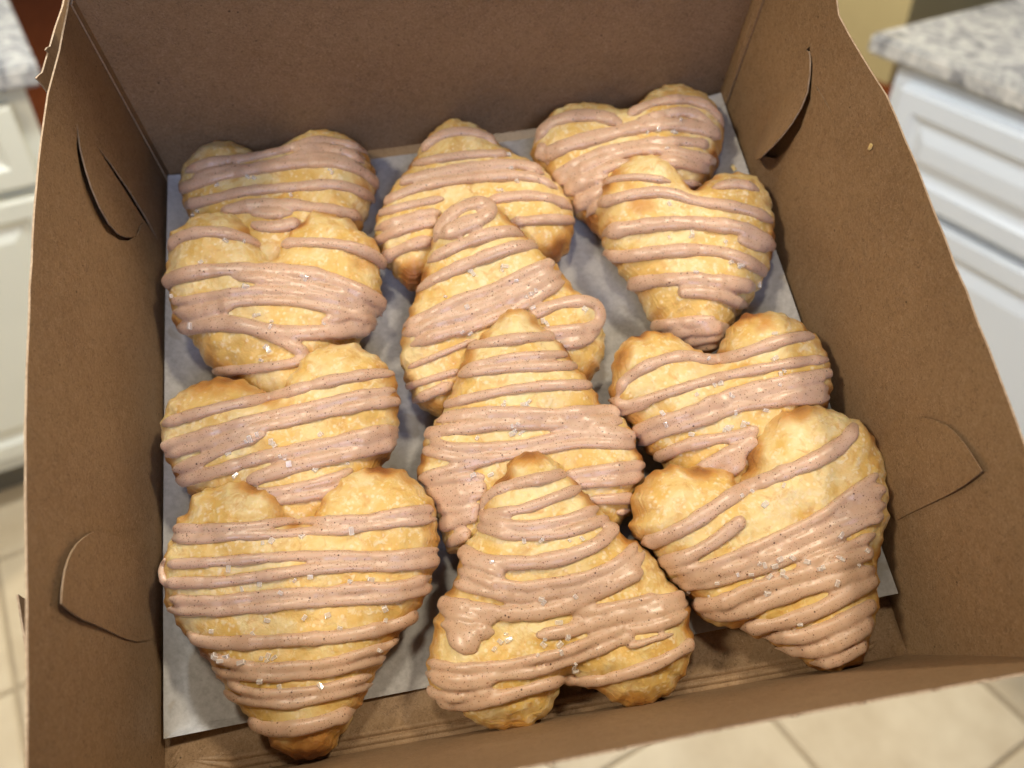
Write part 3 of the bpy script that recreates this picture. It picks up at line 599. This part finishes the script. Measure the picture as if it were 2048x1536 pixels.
def make_pastry(idx, D):
    (y0, z0), (y1, z1) = D['plane']
    roll = D.get('roll', 0.0)
    sl = (z1 - z0) / (y1 - y0); th = math.atan(sl)
    p0 = np.array([D.get('x0', 0.0), y0, z0])
    e1 = np.array([math.cos(roll), 0, math.sin(roll)])
    e2 = np.array([0, math.cos(th), math.sin(th)]); e2 -= e1 * (e1 @ e2); e2 /= np.linalg.norm(e2)
    n = np.cross(e1, e2)
    out3 = np.array([at_plane(u, v, p0, n) for u, v in D['out']])
    cen = out3.mean(0)
    o2 = np.stack([(out3 - cen) @ e1, (out3 - cen) @ e2], 1)
    if np.sum(o2[:, 0] * np.roll(o2[:, 1], -1) - o2[:, 1] * np.roll(o2[:, 0], -1)) < 0: o2 = o2[::-1]
    o2 = resample(chaikin(o2, 2, True), 0.0009, True)
    # ruffled edge of the cutter, kept small
    nrm = np.roll(o2, -1, 0) - np.roll(o2, 1, 0); nrm = np.stack([nrm[:, 1], -nrm[:, 0]], 1) / np.linalg.norm(nrm, axis=1)[:, None]
    s = np.arange(len(o2)) * 0.0009
    o2 = o2 + nrm * (0.00055 * np.sin(s * 2 * math.pi / 0.0085 + idx) * np.sin(s * 2 * math.pi / 0.061 + 3 * idx) + 0.00025 * np.sin(s * 2 * math.pi / 0.0047 + 2 * idx))[:, None]
    Ht, Hb, Rr = D.get('Ht', 0.0150), 0.0085, D.get('R', 0.0185)
    inner = [grid_pts(o2, 0.00105, 0.0011)]
    for d in (0.00025, 0.0006):
        q = o2[::1] - nrm * d; inner.append(q[(seg_dist(q, o2) > d * 0.9) & in_poly(q, o2)])
    V, F = cdt_fill(o2, [], np.concatenate(inner))
    d = seg_dist(V, o2); d[d < 1e-6] = 0
    t = np.clip(d / Rr, 0, 1)
    h = Ht * np.power(1 - (1 - t) ** 2.3, 0.55)
    fade = smoothstep(0.0, 0.004, d)
    sd = Vector((idx * 7.3, idx * 3.1, 0))
    nz = np.array([(noise.noise(Vector((x * 55, y * 55, 0)) + sd), noise.noise(Vector((x * 150, y * 150, 3)) + sd), noise.noise(Vector((x * 380, y * 380, 7)) + sd), noise.cell(Vector((x * 210, y * 210, 1)) + sd)) for x, y in V])
    h = h + fade * (0.0019 * nz[:, 0] + 0.00095 * nz[:, 1] + 0.00030 * nz[:, 2] + 0.00008 * nz[:, 3])
    h = np.maximum(h, 0.0004 * t)
    Vb, Fb = cdt_fill(o2, [], np.concatenate([grid_pts(o2, 0.005, 0.004)] + inner[1:] + [o2 - nrm * 0.002]))
    db = seg_dist(Vb, o2); db[db < 1e-6] = 0
    hb = -Hb * np.power(1 - (1 - np.clip(db / 0.007, 0, 1)) ** 2, 0.5)
    to3 = lambda V2, hh: cen + V2[:, :1] * e1 + V2[:, 1:2] * e2 + hh[:, None] * n
    P = np.concatenate([to3(V, h), to3(Vb, hb)])
    faces = [tuple(map(int, f)) for f in F] + [tuple(int(i) + len(V) for i in f[::-1]) for f in Fb]
    low = P[:, 2].min()
    if low < 0.0016: P[:, 2] = np.where(P[:, 2] < 0.0016, 0.0016, P[:, 2])
    base = np.array([cen[0], cen[1], 0.0])
    rt = root('heart_pastry', tuple(base), D['label'], 'pastry', 'iced heart pastries in the box')
    me = mesh('crust', P - base, faces)
    bm = bmesh.new(); bm.from_mesh(me); bmesh.ops.remove_doubles(bm, verts=bm.verts, dist=1e-5)
    bmesh.ops.recalc_face_normals(bm, faces=bm.faces); bm.to_mesh(me); bm.free()
    me.polygons.foreach_set('use_smooth', [True] * len(me.polygons))
    # toasting: browner towards the thin rim and in patches
    nv = len(me.vertices); co = np.zeros(nv * 3); me.vertices.foreach_get('co', co); co = co.reshape(-1, 3) + base
    l2 = np.stack([(co - cen) @ e1, (co - cen) @ e2], 1); hh = (co - cen) @ n
    dd = seg_dist(l2, o2)
    nn = np.array([noise.noise(Vector((x * 70, y * 70, 5)) + sd) + 0.5 * noise.noise(Vector((x * 210, y * 210, 5)) + sd) for x, y in l2])
    toast = (1 - smoothstep(0.0, 0.0075, dd)) * (0.50 + 0.95 * nn) + smoothstep(0.45, 0.9, nn) * 0.35 + np.where(hh < -0.001, 0.35 + 0.3 * nn, 0)
    for (u, v, r, a) in D.get('spots', []):
        q = at_plane(u, v, cen + n * 0.008, n); e = np.linalg.norm(co - q, axis=1) / r
        toast += a * (1 - smoothstep(0.2, 1.0, e + 0.35 * nn))
    at = me.attributes.new('toast', 'FLOAT', 'POINT'); at.data.foreach_set('value', np.clip(toast, 0, 1).astype(np.float32))
    at = me.attributes.new('side', 'FLOAT', 'POINT'); at.data.foreach_set('value', (1 - smoothstep(0.001, 0.006, dd)).astype(np.float32))
    link('crust', me, PASTRY, rt)
    bv = BVHTree.FromPolygons([tuple(v) for v in co], [tuple(p.vertices) for p in me.polygons])
    # ---- icing: ribbons laid over the crust, melted together
    camv = Vector(CAM)
    TV, TF = [], []
    strands = []
    for si, (wpx, pts) in enumerate(D['ice']):
        px = resample(chaikin(pts, 2), 4.0)
        if wpx < 38 or len(px) < 18: strands.append((wpx, px)); continue
        tg = np.gradient(px, axis=0); tg /= np.linalg.norm(tg, axis=1)[:, None]; pn = np.stack([-tg[:, 1], tg[:, 0]], 1)
        for sg in (-1, 1):       # a wide band is two strands of icing that ran into each other
            of = np.array([0.25 + 0.13 * noise.noise(Vector((i * 0.045, si * 2.3 + sg, idx * 3.3))) for i in range(len(px))]) * wpx * sg
            a, b = random.randint(0, 2), len(px) - random.randint(0, 2)
            strands.append((wpx * 0.58, (px + pn * of[:, None])[a:b]))
    for si, (wpx, px) in enumerate(strands):
        P3, N3 = [], []
        for u, v in px:
            r = Vector(ray(u, v)).normalized(); hit = bv.ray_cast(camv, r)
            if hit[0] is not None: P3.append(np.array(hit[0])); N3.append(np.array(hit[1]) if hit[1].dot(r) < 0 else -np.array(hit[1]))
            else: P3.append(None); N3.append(None)
        ok = [i for i, p in enumerate(P3) if p is not None]
        if len(ok) < 2: continue
        i0, i1 = ok[0], ok[-1]
        idxs = np.arange(i0, i1 + 1)
        P3 = np.stack([np.interp(idxs, ok, [P3[i][k] for i in ok]) for k in range(3)], 1)
        N3 = np.stack([np.interp(idxs, ok, [N3[i][k] for i in ok]) for k in range(3)], 1)
        def sm(A, it):
            for _ in range(it):
                B = A.copy(); B[1:-1] = 0.25 * A[:-2] + 0.5 * A[1:-1] + 0.25 * A[2:]; A = B
            return A
        N3 = sm(N3 + n * 0.35, 12); N3 /= np.linalg.norm(N3, axis=1)[:, None]
        P3 = sm(P3, 4)
        # let the ends run a little over the side
        def tail(P, N, a, b):
            t = P[a] - P[b]; t /= max(np.linalg.norm(t), 1e-9); dn = -n
            return P[a] + t * 0.0010 + dn * 0.0012, P[a] + t * 0.0016 + dn * 0.0034
        e0, e9 = tail(P3, N3, 0, min(3, len(P3) - 1)), tail(P3, N3, -1, max(-4, -len(P3)))
        P3 = np.concatenate([[e0[1]], [e0[0]], P3, [e9[0]], [e9[1]]]); N3 = np.concatenate([N3[:1], N3[:1], N3, N3[-1:], N3[-1:]])
        m = len(P3)
        T = np.gradient(P3, axis=0); T /= np.maximum(np.linalg.norm(T, axis=1), 1e-9)[:, None]
        B = np.cross(T, N3); B /= np.maximum(np.linalg.norm(B, axis=1), 1e-9)[:, None]
        NN = np.cross(B, T)
        dep = np.array([(RC @ (p - CAM))[2] for p in P3])
        hw = wpx / 2 * dep / FPX * 0.93
        f = np.array([noise.noise(Vector((i * 0.11, si * 5.1, idx * 9.7))) + 0.5 * noise.noise(Vector((i * 0.31, si * 3.7, idx * 4.7))) for i in range(m)])
        hw = hw * (1 + 0.20 * f)
        ta, tb = random.uniform(2.5, 8), random.uniform(2.5, 8)
        endf = np.minimum(1, np.minimum((np.arange(m) + 0.5) / ta, (m - 0.5 - np.arange(m)) / tb)) ** 0.62
        hw = hw * endf
        hz = np.minimum(0.0023, 0.0007 + hw * 0.50) * (1 + 0.12 * f) * endf
        k0 = len(TV); K = 12
        for i in range(m):
            c = P3[i] + NN[i] * 0.0002
            for j in range(K):
                a = 2 * math.pi * j / K; ca, sa = math.cos(a), math.sin(a)
                ca = math.copysign(abs(ca) ** 0.85, ca); sa = math.copysign(abs(sa) ** 0.85, sa)
                TV.append(tuple(c + B[i] * hw[i] * ca + NN[i] * hz[i] * sa))
        for i in range(m - 1):
            for j in range(K):
                a, b = k0 + i * K + j, k0 + i * K + (j + 1) % K
                TF.append((a, b, b + K, a + K))
        TF.append(tuple(k0 + j for j in range(K))[::-1]); TF.append(tuple(k0 + (m - 1) * K + j for j in range(K)))
    tmp = bpy.data.meshes.new('icing_tmp'); tmp.from_pydata([tuple(np.array(v) - base) for v in TV], [], TF); tmp.update()
    bm = bmesh.new(); bm.from_mesh(tmp); bmesh.ops.recalc_face_normals(bm, faces=bm.faces); bm.to_mesh(tmp); bm.free()
    to = bpy.data.objects.new('icing_tmp', tmp); coll.objects.link(to)
    r = to.modifiers.new('r', 'REMESH'); r.mode = 'VOXEL'; r.voxel_size = 0.00052
    s_ = to.modifiers.new('s', 'SMOOTH'); s_.factor = 0.5; s_.iterations = 6
    dg = bpy.context.evaluated_depsgraph_get(); dg.update()
    me2 = bpy.data.meshes.new_from_object(to.evaluated_get(dg)); me2.name = 'icing'
    bpy.data.objects.remove(to); bpy.data.meshes.remove(tmp)
    me2.materials.clear()
    me2.polygons.foreach_set('use_smooth', [True] * len(me2.polygons))
    link('icing', me2, ICING, rt)
    nv = len(me2.vertices); c2 = np.zeros(nv * 3); me2.vertices.foreach_get('co', c2); c2 = c2.reshape(-1, 3) + base
    bi = BVHTree.FromPolygons([tuple(v) for v in c2], [tuple(p.vertices) for p in me2.polygons])
    # ---- coarse sugar
    for (u, v) in D['sugar']:
        r = Vector(ray(u, v)).normalized()
        hs = [h for h in (bv.ray_cast(camv, r), bi.ray_cast(camv, r)) if h[0] is not None]
        if not hs: continue
        h = min(hs, key=lambda q: q[3])
        nn_ = h[1] if h[1].dot(r) < 0 else -h[1]
        c = link('sugar_crystal', random.choice(sugar_meshes), None, rt)
        q = nn_.to_track_quat('Z', 'Y').to_matrix() @ Matrix.Rotation(random.uniform(0, 6.28), 3, 'Z') @ Matrix.Rotation(random.uniform(-.5, .5), 3, 'X')
        sc = random.uniform(.6, 1.15)
        c.matrix_local = Matrix.Translation(h[0] + nn_ * 0.0003 - Vector(base)) @ (q * sc).to_4x4()
    return rt
for i, D in enumerate(PASTRIES): make_pastry(i, D)

# ------------------------------------------------------------------ crumbs
def crumb(p, nrm, size, label, seed):
    rnd = random.Random(seed); bm = bmesh.new(); bmesh.ops.create_icosphere(bm, subdivisions=2, radius=1)
    for v in bm.verts:
        k = 1 + 0.45 * noise.noise(v.co * 1.6 + Vector((seed, 0, 0)))
        v.co = Vector((v.co.x * 0.75, v.co.y * 1.25, v.co.z * 0.35)) * k * size
    me = bpy.data.meshes.new('pastry_crumb'); bm.to_mesh(me); bm.free()
    q = Vector(nrm).to_track_quat('Z', 'Y').to_matrix().to_4x4()
    o = link('pastry_crumb', me, PASTRY, None, BOX @ Matrix.Translation(p) @ q)
    tag(o, label, 'crumb', 'pastry crumbs')
s_, t_ = px_on(fn_right, 1746, 293)
crumb(Vector(fn_right(s_, t_)) + Vector((-.001, 0, 0)), (-1, 0, .1), .0012, 'small pale pastry crumb stuck to the right wall near the raised tab', 3)
px_, py_ = pp(1471, 337)
crumb(Vector((px_ - .001, py_, paper_z(px_, py_) + .0006)), (0, 0, 1), .0014, 'tiny pastry crumb on the parchment in the back right corner', 8)
